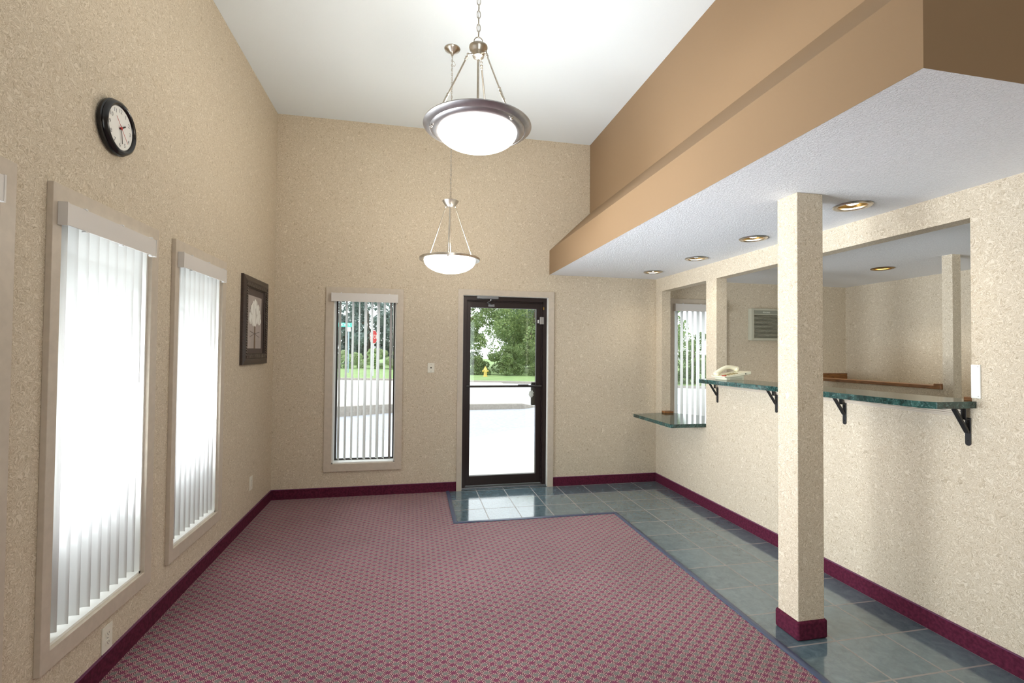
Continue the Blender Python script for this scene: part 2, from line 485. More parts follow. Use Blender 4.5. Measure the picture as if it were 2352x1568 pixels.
# ceilings
struct(MB().box(-.16, XA, YE, .16, H, H + .1).build('ceiling', M['ceiling']))
struct(MB().box(-.16, W, YF - .16, YE, H, H + .1).build('ceiling_entry', M['ceiling']))
LIGHTS = [(3.924, -.494), (3.940, -1.275), (3.907, -2.075), (3.908, -2.913)]
OLIGHT = (6.03, -1.276)
def slab_with_holes(name, x0, x1, y0, y1, z0, z1, spots, r, mat):
    """flat slab with round recesses cut through it, made from a ring of faces around each hole"""
    V = []; Fc = []
    cells_y = [y0]
    s = r + .05
    pts = sorted(spots, key=lambda p: p[1])
    mb = MB()
    for (cx, cy) in pts: cells_y += [cy - s, cy + s]
    cells_y.append(y1)
    for z in (z0,):
        for i in range(0, len(cells_y), 2):
            mb.add([(x0, cells_y[i], z), (x1, cells_y[i], z), (x1, cells_y[i + 1], z), (x0, cells_y[i + 1], z)], [(0, 1, 2, 3)])
        for (cx, cy) in pts:
            mb.add([(x0, cy - s, z), (cx - s, cy - s, z), (cx - s, cy + s, z), (x0, cy + s, z)], [(0, 1, 2, 3)])
            mb.add([(cx + s, cy - s, z), (x1, cy - s, z), (x1, cy + s, z), (cx + s, cy + s, z)], [(0, 1, 2, 3)])
            n = 32; inn = []; out = []
            for k in range(n):
                t = 2 * PI * (k + .5) / n; c_, s_ = math.cos(t), math.sin(t); q = s / max(abs(c_), abs(s_))
                inn.append((cx + r * c_, cy + r * s_, z)); out.append((cx + q * c_, cy + q * s_, z))
            faces = [(k, (k + 1) % n, n + (k + 1) % n, n + k) for k in range(n)]
            mb.add(inn + out, faces)
            for (sx, sy) in ((1, 1), (-1, 1), (-1, -1), (1, -1)):
                kk = {(1, 1): 3, (-1, 1): 11, (-1, -1): 19, (1, -1): 27}[(sx, sy)]
                mb.add([out[kk], out[kk + 1], (cx + s * sx, cy + s * sy, z)], [(0, 1, 2)])
            mb.add([(p[0], p[1], z) for p in inn] + [(p[0], p[1], z + .1) for p in inn] , [(k, (k + 1) % n, n + (k + 1) % n, n + k) for k in range(n)])
    mb.box(x0, x1, y0, y1, z0 + .1, z1)
    me_o = mb.build(name, mat)
    return me_o
# lower ceiling, underside at ZS, plus its tan bulkhead
struct(slab_with_holes('ceiling_lower', XB + .001, W, YE + .001, 0, ZS, ZS + .14, LIGHTS, .082, M['soffit']))
struct(slab_with_holes('ceiling_office', W + WT, WO, YF, 0, ZS, ZS + .14, [OLIGHT], .082, M['soffit']))
bk = MB()
prof = [(XB, ZS), (XB, ZC), (XA, ZB), (XA, H), (W, H), (W, ZS + .14), (XB + .001, ZS + .14), (XB + .001, ZS)]
bk.prism([(x, YE, z) for x, z in prof], (0, -YE, 0))
bk.box(XB + .001, W, YE, YE + .001, ZS, ZS + .14)
struct(bk.build('wall_bulkhead', M['tan']))

# baseboards (carpet base)
def baseboard(name, x0, x1, y0, y1):
    o = struct(MB().box(x0, x1, y0, y1, 0, .096).build(name, M['base']))
    c = MB().box(x0, x1, y0, y1, .096, .1).build('base_cap', M['vinylcap'], o)
    return o
baseboard('baseboard_left', 0, .012, YF, -.012)
baseboard('baseboard_back_left', 0, 1.866, -.012, 0)
baseboard('baseboard_back_right', 2.956, W - .012, -.012, 0)
baseboard('baseboard_right', W - .012, W, YF, 0)

# pillar
pil = thing('pillar', 'square wallpapered pillar standing on the tile floor, reaching the lowered ceiling', 'pillar', (3.493, -2.968, 0))
PX0, PX1, PY0, PY1 = 3.411, 3.576, -3.040, -2.897
MB().box(PX0, PX1, PY0, PY1, .0, ZS).build('shaft', M['paper'], pil, bevel=.004)
MB().box(PX0 - .012, PX1 + .012, PY0 - .012, PY1 + .012, 0, .1).build('base_wrap', M['base'], pil, bevel=.012, seg=3)

# ------------------------------------------------------------------ windows and blinds
def casing_mesh(u0, u1, z0, z1, iu0, iu1, iz0, iz1, place, t=.022):
    """mitred picture-frame casing; place(u, z, d) -> xyz with d = distance out of wall"""
    mb = MB()
    O = [(u0, z0), (u1, z0), (u1, z1), (u0, z1)]; I = [(iu0, iz0), (iu1, iz0), (iu1, iz1), (iu0, iz1)]
    V = [place(a, b, 0) for a, b in O] + [place(a, b, t) for a, b in O] + [place(a, b, t) for a, b in I] + [place(a, b, 0) for a, b in I]
    Fc = []
    for i in range(4):
        j = (i + 1) % 4
        Fc += [(i, j, 4 + j, 4 + i), (4 + i, 4 + j, 8 + j, 8 + i), (8 + i, 8 + j, 12 + j, 12 + i), (12 + i, 12 + j, j, i)]
    return mb.add(V, Fc)
def window_set(num, side, u0, u1, z0, z1, label, iu, iz):
    if side == 'left': P = lambda u, z, d: (d, u, z)
    else: P = lambda u, z, d: (u, -d, z)
    i0, i1 = iu; j0, j1 = iz
    cu = (u0 + u1) / 2
    w = structE('window_%d' % num, label, 'window', P(cu, z0, 0))
    casing_mesh(u0, u1, z0, z1, i0, i1, j0, j1, P).build('casing', M['casing'], w, bevel=.002)
    def bx(mb, a, b, c, d, e, f):   # u range, z range, depth range
        p, q = P(a, c, e), P(b, d, f)
        mb.box(*sorted((p[0], q[0])), *sorted((p[1], q[1])), *sorted((p[2], q[2])))
    f = MB()                        # jamb lining
    for (a, b, c, d) in ((i0, i0 + .012, j0, j1), (i1 - .012, i1, j0, j1), (i0, i1, j0, j0 + .012), (i0, i1, j1 - .012, j1)):
        bx(f, a, b, c, d, -.13, .002)
    f.build('window_jamb', M['white'], w)
    f = MB(); e = .03
    for (a, b, c, d) in ((i0 + .012, i0 + e, j0 + .012, j1 - .012), (i1 - e, i1 - .012, j0 + .012, j1 - .012), (i0 + e, i1 - e, j0 + .012, j0 + e), (i0 + e, i1 - e, j1 - e, j1 - .012)):
        bx(f, a, b, c, d, -.125, -.105)
    f.build('sash', M['darkframe'], w)
    g = MB(); bx(g, i0 + e, i1 - e, j0 + e, j1 - e, -.117, -.113); g.build('pane', M['glass'], w)
    return w
def blind(side, i0, i1, zb, zt, label, n, ang, first_tilt=0, dark_last=False, group=None):
    if side == 'left': P = lambda u, z, d: (d, u, z)
    else: P = lambda u, z, d: (u, -d, z)
    t = thing('vertical_blind', label, 'blind', P((i0 + i1) / 2, zt, 0), group)
    def vbox(mb, a, b, c, d, e, f):
        p, q = P(a, c, e), P(b, d, f)
        return mb.box(*sorted((p[0], q[0])), *sorted((p[1], q[1])), *sorted((p[2], q[2])))
    ea, eb = (.024, -.026) if side == 'left' else (.015, .015)
    d1 = .054 if side == 'left' else .068
    hi = zt
    vbox(MB(), i0 - ea, i1 + eb, hi - .088, hi, d1 - .006, d1).build('valance', M['val'], t, bevel=.002)
    for a, b in ((i0 - ea - .001, i0 - ea + .006), (i1 + eb - .006, i1 + eb + .001)):
        vbox(MB(), a, b, hi - .090, hi + .002, .0225, d1 + .002).build('valance_return', M['val'], t)
    for k in range(3):
        u = i0 + (i1 - i0) * (.12 + .38 * k)
        for za, zc in ((hi - .002, hi + .004), (hi - .094, hi - .088)):
            vbox(MB(), u, u + .012, za, zc, d1 - .012, d1 + .003).build('valance_clip', M['clear'], t)
    vbox(MB(), i0 + .013, i1 - .013, hi - .045, hi - .016, -.055, -.018).build('headrail', M['white'], t)
    rnd = random.Random(hash(label) % 1000 if False else int(abs(i0) * 1000))
    pitch = (i1 - i0 - .05) / n
    ztop, zbot = hi - .045, zb + .028
    for k in range(n):
        u = i0 + .025 + pitch * (k + .5)
        a = R(ang + rnd.uniform(-5, 5))
        if k == 0: a += R(first_tilt)
        hw = .0445; V = []; m = 7
        for zz in (zbot, ztop):
            for s in range(m):
                q = -1 + 2 * s / (m - 1)
                off = .007 * (1 - q * q)
                du = q * hw * math.sin(a) + off * math.cos(a)
                dd = -.046 + q * hw * math.cos(a) - off * math.sin(a)
                V.append(P(u + du, zz, min(dd, -.001)))
        Fc = [(s, s + 1, m + s + 1, m + s) for s in range(m - 1)]
        o = MB().add(V, Fc).build('vane', M['vane_shaded'] if dark_last and k == n - 1 else M['vane'], t, smooth=True)
        sol = o.modifiers.new('thick', 'SOLIDIFY'); sol.thickness = .0012
    wd = MB().tube([P(i1 - .03, hi - .05, -.012), P(i1 - .035, hi - .75, -.010)], .004, 8)
    wd.build('wand', M['clear'], t, smooth=True)
    return t

lab = {0: 'tall narrow window in the left wall nearer the framed picture', 1: 'tall narrow window in the left wall below the wall clock',
       2: 'window at the left edge of the photo, only its trim showing', 3: 'window of the left wall behind the viewpoint'}
for k, (a, b) in enumerate(WINDOWS_LEFT):
    window_set(k + 1, 'left', a, b, .268, 2.163, lab[k], (a + .050, b - .067), (.342, 2.088))
blabs = ['white vertical blind in the left wall window beside the framed picture', 'large white vertical blind in the left wall window below the clock',
         'white vertical blind at the left edge of the photo, only the valance end showing', 'white vertical blind in the left wall window behind the viewpoint']
for k, (a, b) in enumerate(WINDOWS_LEFT):
    blind('left', a + .050, b - .067, .342, 2.090, blabs[k], 9, 14, 14)
window_set(5, 'back', FWX[0], FWX[1], .263, 2.173, 'narrow window in the far wall left of the glass door', (FWX[0] + .075, FWX[1] - .072), (.34, 2.085))
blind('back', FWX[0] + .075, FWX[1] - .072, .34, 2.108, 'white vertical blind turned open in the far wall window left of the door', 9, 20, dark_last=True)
window_set(6, 'back', OWX[0], OWX[1], .263, 2.173, 'office window seen through the narrow lower counter opening', (OWX[0] + .075, OWX[1] - .072), (.34, 2.085))
blind('back', OWX[0] + .075, OWX[1] - .072, .34, 2.108, 'white vertical blind in the office window, seen through the counter opening', 8, -12)
fw = structE('window_8', 'added unseen rear window, lets the fill light in', 'window', (2.1, YF, .6))
MB().box(1.2, 3.0, YF - .10, YF - .095, .6, 2.3).build('pane', M['glass'], fw)
fw = structE('window_7', 'added unseen office window, lets the office fill light in', 'window', (5.6, YF, .7))
MB().box(4.9, 6.3, YF - .10, YF - .095, .7, 2.2).build('pane', M['glass'], fw)

# ------------------------------------------------------------------ entrance door
dr = structE('door_1', 'glass entrance door in a dark bronze frame', 'door', ((DX0 + DX1) / 2, .05, 0))
casing_mesh(1.866, 2.956, 0.0, 2.198, DX0, DX1, -.001, DZ1, lambda u, z, d: (u, -d, z), .02).build('casing', M['casing'], dr, bevel=.002)
j = MB(); e = .001
j.box(DX0 - .001, DX0 + .004, -.001, .052, 0, DZ1); j.box(DX1 - .004, DX1 + .001, -.001, .052, 0, DZ1); j.box(DX0, DX1, -.001, .052, DZ1 - .004, DZ1 + .001)
j.build('door_jamb', M['white'], dr)
f = MB()
FY0, FY1 = .048, .16
f.box(DX0 + .004, DX0 + .046, FY0, FY1, 0, DZ1 - .004); f.box(DX1 - .046, DX1 - .004, FY0, FY1, 0, DZ1 - .004)
f.box(DX0 + .046, DX1 - .046, FY0, FY1, DZ1 - .048, DZ1 - .004)
f.box(DX0 + .046, DX0 + .056, .078, .098, 0.02, DZ1 - .048); f.box(DX1 - .056, DX1 - .046, .078, .098, 0.02, DZ1 - .048); f.box(DX0 + .046, DX1 - .046, .078, .098, DZ1 - .06, DZ1 - .048)
f.build('door_frame', M['bronze'], dr, bevel=.001)
LX0, LX1, LY0, LY1, LZ0, LZ1 = DX0 + .05, DX1 - .05, .10, .145, .022, DZ1 - .052
GX0, GX1, GZ0, GZ1 = 2.018, 2.778, .125, 2.010
f = MB()
f.box(LX0, GX0, LY0, LY1, LZ0, LZ1); f.box(GX1, LX1, LY0, LY1, LZ0, LZ1); f.box(GX0, GX1, LY0, LY1, LZ0, GZ0); f.box(GX0, GX1, LY0, LY1, GZ1, LZ1)
leaf = f.build('door_leaf', M['bronze'], dr, bevel=.001)
MB().box(GX0, GX1, .120, .125, GZ0, GZ1).build('door_glass', M['glass'], leaf)
pb = MB(); pb.tube([(1.972, .058, 1.127), (2.832, .058, 1.127)], .0125, 12)
pb.box(1.975, 1.99, .058, .10, 1.115, 1.139); pb.box(2.815, 2.83, .058, .10, 1.115, 1.139); pb.box(2.56, 2.68, .05, .07, 1.139, 1.146)
pb.build('push_bar', M['darkframe'], leaf, smooth=True)
ph = MB(); ph.bar((2.748, .165, 1.155), (2.748, .165, .905), .022, .02, (0, 1, 0)); ph.box(2.738, 2.80, .145, .175, 1.145, 1.163); ph.box(2.738, 2.80, .145, .175, .898, .916); ph.box(2.757, 2.80, .146, .152, .9, 1.16)
ph.build('pull_handle', M['black'], leaf, bevel=.002)
cl = MB(); cl.box(2.075, 2.318, .008, .062, 2.102, 2.146)
clo = cl.build('door_closer', M['alu'], dr, bevel=.004)
a_ = MB(); a_.tube([(2.235, .035, 2.10), (2.235, .035, 2.085)], .012, 12); a_.bar((2.235, .035, 2.086), (2.19, .02, 2.062), .014, .006); a_.bar((2.19, .02, 2.060), (2.262, .098, 2.045), .014, .006)
a_.box(2.215, 2.285, .088, .10, 2.022, 2.05)
a_.build('closer_arm', M['alu'], clo)
MB().box(2.806, 2.850, .03, .052, 1.832, 1.915).build('door_sensor', M['grey'], dr, bevel=.002)
MB().box(2.792, 2.806, .085, .1, 1.848, 1.885).build('sensor_magnet', M['white'], dr, bevel=.002)
MB().box(2.842, 2.856, .04, .05, 2.0, 2.03).build('brass_latch', M['brass'], dr, bevel=.002)
MB().box(DX0 + .004, DX1 - .004, .03, .18, 0, .014).build('threshold', M['alu'], dr, bevel=.003)
rp = random.Random(4)
wad = MB(); wad.ball((2.742, .162, 1.03), .036, 12, 8, (1, .6, 1.15))
wad.v = [(x + rp.uniform(-.005, .005), y + rp.uniform(-.004, .004), z + rp.uniform(-.006, .006)) for x, y, z in wad.v]
tag(wad.build('paper_wad', M['white']), 'crumpled white paper wrapped on the outside pull handle of the glass door', 'paper')

# ------------------------------------------------------------------ counters
up = MB(); up.prism([(3.935, -3.265, Z_UP - .035), (3.975, -3.318, Z_UP - .035), (W - .0, -3.318, Z_UP - .035), (W, OY4 + .001, Z_UP - .035), (4.345, OY4 + .001, Z_UP - .035), (4.345, OY3 - .001, Z_UP - .035), (W, OY3 - .001, Z_UP - .035), (W, -1.345 + .17, Z_UP - .035), (3.96, -1.30, Z_UP - .035), (3.935, -1.33, Z_UP - .035)], (0, 0, .035))
uc = thing('reception_counter', 'long green marble counter shelf along the wide reception opening', 'counter', (4.1, -2.25, Z_UP - .035))
up.build('slab', M['granite'], uc, bevel=.002)
tm = MB()
for k, (dz, dx) in enumerate([(.0, .030), (.011, .026), (.022, .021), (.033, .014), (.043, .008)]):
    tm.box(W - dx, W, -3.262, -1.2, Z_UP - .036 - dz - .0095, Z_UP - .036 - dz)
tm.build('fluted_moulding', M['casing'], uc, bevel=.002)
def bracket(y, parent, z, xo=W - .125):
    b = thing('shelf_bracket', '', 'bracket', (W, y, z - .18), 'black shelf brackets under the marble counters')
    w = .026; q = MB(); n = 8
    # wall plate with rounded foot
    pts = [(W - .006, y - w / 2, z - .053), (W - .006, y + w / 2, z - .053), (W - .006, y + w / 2, z - .185)]
    pts += [(W - .006, y + w / 2 * math.cos(PI * k / n), z - .185 - w / 2 * math.sin(PI * k / n)) for k in range(1, n)] + [(W - .006, y - w / 2, z - .185)]
    q.prism(pts, (.006, 0, 0)); q.build('wall_plate', M['black'], b, bevel=.001)
    q = MB(); q.bar((W - .009, y, z - .13), (xo + .03, y, z - .004), .022, .010, (0, 0, 1)); q.build('brace', M['black'], b)
    q = MB(); q.box(xo, W - .03, y - .013, y + .013, z - .005, z); q.box(W - .035, W - .030, y - .012, y + .012, z - .06, z); q.box(W - .035, W - .001, y - .012, y + .012, z - .062, z - .057); q.build('shelf_arm', M['black'], b)
    sc = MB()
    for dz in (.075, .17): MB().ball((W - .007, y, z - dz), .004, 8, 6).build('screw', M['slot'], b, smooth=True)
    return b
for y, l in ((-1.182, 'black shelf bracket under the far end of the long marble counter'), (-1.936, 'black shelf bracket under the long counter just left of the pillar'),
             (-2.551, 'black shelf bracket under the long counter just right of the pillar'), (-3.280, 'black shelf bracket at the near end of the long counter below the white plate')):
    bracket(y, None, Z_UP - .035)['label'] = l
lo = MB(); n = 10
pts = [(3.85, -.985, 0), (3.865, -1.0, 0), (W, -1.0 + .002, 0), (W, OY2 + .001, 0), (W + WT, OY2 + .001, 0), (W + WT, OY2 + .05, 0)]
pts += [(W + WT + .24 * math.sin(PI * k / n), -.95 + .77 * k / n, 0) for k in range(1, n)]
pts += [(W + WT, OY1 - .03, 0), (W + WT, OY1 - .001, 0), (W, OY1 - .001, 0), (W, -.15, 0), (3.85, -.19, 0)]
lo.prism([(x, y, Z_LO - .035) for x, y, z in pts], (0, 0, .035))
tag(lo.build('lower_counter', M['granite'], bevel=.002), 'small green marble counter shelf set lower, in the far corner opening', 'counter')
struct(MB().box(W + .001, W + WT - .001, OY1 - .075, OY1, Z_LO, Z_LO + .022).build('trim_2', M['wood'], bevel=.002))
struct(MB().box(W + .001, W + WT - .001, OY3 - .06, OY3, Z_UP, Z_UP + .03).build('trim_3', M['wood'], bevel=.002))
struct(MB().box(W + .001, W + WT - .001, OY4, OY4 + .04, Z_UP, Z_UP + .02).build('trim_4', M['wood'], bevel=.002))
# partition cap, far-wall wood back board
cap = MB().box(5.92, 6.05, -1.898, -.001, 1.222, 1.252); cap.box(5.912, 6.058, -1.897, -1.84, 1.222, 1.270)
struct(cap.build('trim_5', M['wood'], bevel=.003))
struct(MB().box(6.07, WO, -.02, 0, 1.17, 1.275).build('trim_6', M['wood'], bevel=.002))
MBp = MB().box(W + WT, W + WT + .02, -1.20, -1.165, 2.325, ZS); MBp.box(W + WT, W + WT + .012, -1.195, -1.17, 2.30, 2.325)
tag(MBp.build('shade_bracket', M['white'], bevel=.003), 'small pale bracket at the top left inside corner of the wide opening', 'bracket')

# white plate, outlets, jack
def screws(o, pts, r=.003):
    for p in pts:
        MB().ball(p, r, 8, 6).build('screw', M['grey'], o, smooth=True)
o = tag(MB().box(W - .008, W, -3.340, -3.2985, 1.302, 1.474).build('wall_plate', M['white'], bevel=.001), 'narrow blank white plate on the right wall beside the reception opening', 'wall plate')
screws(o, [(W - .008, -3.331, 1.312), (W - .008, -3.331, 1.464)], .002)
o = tag(MB().box(1.546, 1.618, -.006, 0, 1.283, 1.388).build('cable_jack_plate', M['ivory'], bevel=.002), 'small cream jack plate on the far wall between window and door', 'wall plate')
MB().lathe([(.0, .010), (.004, .010), (.004, .004), (.008, .003), (.008, 0)], (1.582, -.005, 1.336), 12, (0, -1, 0)).build('jack', M['slot'], o, smooth=True)
screws(o, [(1.582, -.006, 1.372), (1.582, -.006, 1.298)])
def outlet(y, z, label):
    o = tag(MB().box(0, .006, y - .038, y + .038, z - .06, z + .06).build('outlet', M['ivory'], bevel=.002), label, 'outlet')
    for s in (-1, 1):
        q = MB(); n = 16
        pts = [(.006, y + .017 * math.cos(2 * PI * k / n), z + s * .021 + max(-.0135, min(.0135, .017 * math.sin(2 * PI * k / n)))) for k in range(n)]
        q.prism(pts, (.0025, 0, 0)); r_ = q.build('socket', M['ivory'], o)
        q = MB(); q.box(.0085, .0088, y - .008, y - .006, z + s * .021 - .002, z + s * .021 + .006); q.box(.0085, .0088, y + .006, y + .008, z + s * .021 - .002, z + s * .021 + .006)
        q.box(.0085, .0088, y - .002, y + .002, z + s * .021 - .009, z + s * .021 - .005)
        q.build('slot', M['slot'], r_)
    screws(o, [(.006, y, z)])
outlet(-2.645, .163, 'cream double outlet low on the left wall, under the large blind')
outlet(-.622, .338, 'cream double outlet on the left wall below the framed picture')

# ------------------------------------------------------------------ clock
CY, CZ = -2.700, 2.548
ck = thing('wall_clock', 'round black rimmed clock high on the left wall', 'clock', (0, CY, CZ))
MB().lathe([(.06, .0), (.118, .0), (.127, .010), (.127, .020), (.122, .024), (.124, .028), (.118, .040), (.110, .044), (.104, .042), (.097, .033), (.097, .016)], (0, CY, CZ), 64, (1, 0, 0)).build('rim', M['blackgloss'], ck, smooth=True)
MB().lathe([(.0001, .0), (.098, .0), (.098, .004), (.0001, .004)], (.028, CY, CZ), 48, (1, 0, 0)).build('dial', M['white'], ck)
M['num'] = simple('grey_printed_numeral', srgb(110, 110, 112), .5)
for h in range(1, 13):
    nb = MB()
    V, Fc = text_mesh(str(h), .026)
    t = h * PI / 6; cy_, cz_ = CY - math.sin(t) * -.074, CZ + math.cos(t) * .074
    # viewed from +x the reader's right is +y
    nb.add([(.0324 + v.z * .4, CY + math.sin(t) * .078 + v.x, CZ + math.cos(t) * .078 + v.y) for v in V], Fc)
    nb.build('numeral', M['num'], ck)
def hand(name, deg, L, w, x, mat, tail=.012):
    t = R(deg); d = Vector((0, math.sin(t), math.cos(t)))
    c = Vector((x, CY, CZ))
    MB().bar(c - d * tail, c + d * L, w, .001, (1, 0, 0)).build(name, mat, ck)
M['red'] = simple('red_clock_hand', srgb(190, 50, 45), .4)
hand('hour_hand', 58, .042, .007, .0355, M['black'])
hand('minute_hand', 170, .070, .0035, .0370, M['black'])
hand('second_hand', 317, .058, .0018, .0385, M['red'], .074)
MB().lathe([(.0001, .0), (.006, .0), (.006, .008), (.0001, .008)], (.0322, CY, CZ), 16, (1, 0, 0)).build('hand_hub', M['red'], ck)

# ------------------------------------------------------------------ framed picture
FY_0, FY_1, FZ0, FZ1 = -.965, -.285, 1.386, 2.142
pc = thing('framed_picture', 'dark framed print of white flowers on the left wall near the corner', 'picture', (0, (FY_0 + FY_1) / 2, FZ0))
Pl = lambda u, z, d: (d, u, z)
def ring_frame(prof, mat, name, parent, smooth=False):
    """prof: list of (inset, depth)"""
    mb = MB(); V = []
    for (ins, d) in prof:
        V += [Pl(FY_0 + ins, FZ0 + ins, d), Pl(FY_1 - ins, FZ0 + ins, d), Pl(FY_1 - ins, FZ1 - ins, d), Pl(FY_0 + ins, FZ1 - ins, d)]
    Fc = []
    for i in range(len(prof) - 1):
        for k in range(4):
            l = (k + 1) % 4; Fc.append((i * 4 + k, i * 4 + l, (i + 1) * 4 + l, (i + 1) * 4 + k))
    return mb.add(V, Fc).build(name, mat, parent)
ring_frame([(0, 0), (0, .020), (.008, .024), (.045, .034), (.052, .030), (.060, .026), (.090, .022), (.096, .016), (.096, .004)], M['wooddark'], 'frame', pc)
bd = MB(); ins = .072
def ropes(p0, p1, n):
    for k in range(n):
        p = Vector(p0).lerp(Vector(p1), (k + .5) / n); d = (Vector(p1) - Vector(p0)).normalized(); s = Vector((1, 0, 0)).cross(d)
        bd.bar(p - s * .017 - d * .006, p + s * .017 + d * .006, .010, .008, (1, 0, 0))
a, b, c, d = FY_0 + ins, FY_1 - ins, FZ0 + ins, FZ1 - ins
ropes((.028, a, c), (.028, b, c), 24); ropes((.028, a, d), (.028, b, d), 24); ropes((.028, a, c), (.028, a, d), 28); ropes((.028, b, c), (.028, b, d), 28)
bd.build('rope_beading', simple('worn_silver_bead', srgb(110, 100, 92), .35, metal=.5), pc)
MB().box(.004, .008, FY_0 + .09, FY_1 - .09, FZ0 + .09, FZ1 - .09).build('mat_board', simple('brown_mat_board', srgb(92, 80, 74), .8), pc)
ay0, ay1, az0, az1 = -.805, -.445, 1.525, 1.985
art = MB(); art.box(.008, .0095, ay0, ay1, az0, az1)
def petal(cx, cz, L, wd, deg, m_, d):
    art.mi = m_; t = R(deg); dx, dz = math.sin(t), math.cos(t); n = 12; pts = []
    for k in range(n):
        q = 2 * PI * k / n; lx = wd * math.sin(q) * (1 + .12 * math.sin(3 * q)); lz = L * .5 * (1 - math.cos(q))
        pts.append((.0095 + d, max(ay0 + .004, min(ay1 - .004, cx + lx * dz + lz * dx)), max(az0, min(az1 - .004, cz - lx * dx + lz * dz))))
    art.prism(pts, (.0004, 0, 0))
acx = (ay0 + ay1) / 2
i_ = 0
art.mi = 3; art.prism([(.0096, acx - .02, az0), (.0096, acx + .02, az0), (.0096, acx + .012, az0 + .26), (.0096, acx - .012, az0 + .26)], (.0004, 0, 0))
for (oy, oz, s) in ((0, .30, 1.0), (-.085, .22, .85), (.09, .22, .8), (-.02, .20, .9), (.06, .30, .7), (-.07, .30, .7)):
    for (dg, L, wd, m_) in ((-55, .11, .030, 2), (50, .11, .032, 1), (-25, .13, .034, 1), (20, .135, .034, 2), (0, .14, .036, 1)):
        i_ += 1
        petal(acx + oy, az0 + oz - .0, L * s, wd * s, dg + oy * 120, m_, .0001 + i_ * .00012)
art.mi = 4
for s in (-1, 1):
    art.bar((.0098, acx, az0 + .13), (.0098, acx + s * .13, az0 + .15), .005, .0006, (1, 0, 0)); art.bar((.0098, acx, az0 + .13), (.0098, acx + s * .13, az0 + .10), .004, .0006, (1, 0, 0))
art.build('flower_print', [simple('print_grey', srgb(176, 166, 160), .7, noise=(8, .08)), simple('print_white', srgb(238, 238, 232), .7), simple('print_offwhite', srgb(216, 214, 206), .7), simple('print_stem', srgb(118, 98, 76), .7), simple('print_cord', srgb(92, 84, 76), .7)], pc)

# ------------------------------------------------------------------ pendants
def chain_mesh(x, y, z0, z1, r=.0018, L=.030, w=.008):
    mb = MB(); pitch = L - 3.2 * r; n = max(1, int((z1 - z0) / pitch)); pitch = (z1 - z0 - L * .2) / n
    for k in range(n):
        zc = z0 + pitch * (k + .5) + .1 * L; pts = []
        for q in range(12):
            t = 2 * PI * q / 12
            a = w * math.cos(t) * (.8 if abs(math.sin(t)) > .9 else 1); b = (L / 2) * math.sin(t)
            pts.append((x + (a if k % 2 else 0), y + (0 if k % 2 else a), zc + b))
        mb.tube(pts, r, 6, closed=True)
    mb.tube([(x + .003 * math.sin(k * 1.3), y + .003 * math.cos(k * 1.3), z0 + (z1 - z0) * k / 30) for k in range(31)], .0016, 6)
    return mb
def canopy(x, y, parent):
    MB().lathe([(.0001, -.055), (.010, -.055), (.012, -.045), (.030, -.028), (.060, -.010), (.064, -.002), (.064, .0)], (x, y, H), 40).build('ceiling_canopy', M['nickel'], parent, smooth=True)
    MB().tube([(x, y, H - .054), (x, y, H - .070)], .005, 8).build('canopy_nipple', M['nickel'], parent)
# pendant nearest the camera (stepped dish)
px_, py_, pz_ = 1.689, -2.90, 2.632
p1 = thing('pendant_light', 'larger nearer hanging bowl light with a wide stepped pewter rim', 'pendant light', (px_, py_, pz_), 'bowl pendants hanging from the high ceiling')
MB().lathe([(.262, .008), (.2670, .006), (.2680, .001), (.264, -.003), (.250, -.011), (.238, -.015), (.236, -.012), (.234, -.016), (.218, -.024), (.200, -.029), (.194, -.028), (.194, -.022), (.225, -.012), (.255, .002), (.262, .008)], (px_, py_, pz_), 96).build('rim', M['nickeldark'], p1, smooth=True)
gp = [(.1965, -.024)] + [(.196 * math.cos(t), -.026 - .078 * math.sin(t)) for t in [PI / 2 * k / 14 for k in range(1, 14)]] + [(.0005, -.104)]
MB().lathe(gp, (px_, py_, pz_), 96).build('glass_bowl', M['bowl'], p1, smooth=True)
MB().lathe([(.0001, .412), (.040, .412), (.046, .408), (.0465, .402), (.042, .390), (.034, .380), (.033, .376), (.028, .356), (.022, .352), (.008, .347), (.0001, .347)], (px_, py_, pz_), 48).build('hub', M['nickel'], p1, smooth=True)
q = MB(); q.tube([(px_ + .022 * math.cos(t), py_, pz_ + .433 + .023 * math.sin(t)) for t in [2 * PI * k / 24 for k in range(24)]], .0025, 8, closed=True); q.build('hanging_loop', M['nickel'], p1, smooth=True)
MB().tube([(px_, py_, pz_ + .342), (px_, py_, pz_ - .02)], .006, 12).build('center_rod', M['nickel'], p1, smooth=True)
for an in (66, 186, 306):
    t = R(an); d = Vector((math.cos(t), math.sin(t), 0)); c = Vector((px_, py_, pz_))
    A = c + d * .030 + Vector((0, 0, .366)); A1 = c + d * .052 + Vector((0, 0, .360)); B = c + d * .215 + Vector((0, 0, .0))
    q = MB(); q.tube([A, A1], .004, 8); q.ball(A1, .007, 10, 6)
    q.tube([A1 + (B - A1) * .03, A1 + (B - A1) * .60], .0042, 10)
    for s in (.04, .07, .60, .66, .75, .78): q.ball(A1 + (B - A1) * s, .0072, 10, 6)
    q.tube([A1 + (B - A1) * .62, A1 + (B - A1) * .80], .006, 10)
    q.tube([A1 + (B - A1) * .80, B], .0045, 10)
    q.build('support_rod', M['nickel'], p1, smooth=True)
    q = MB(); q.ball(c + d * .231 + Vector((0, 0, -.026)), .0085, 12, 8); q.tube([c + d * .231 + Vector((0, 0, -.024)), c + d * .231 + Vector((0, 0, -.008))], .004, 8)
    q.build('finial', M['nickel'], p1, smooth=True)
chain_mesh(px_, py_, pz_ + .448, H - .068, .0022, .040, .009).build('chain', M['nickel'], p1, smooth=True)
canopy(px_, py_, p1)
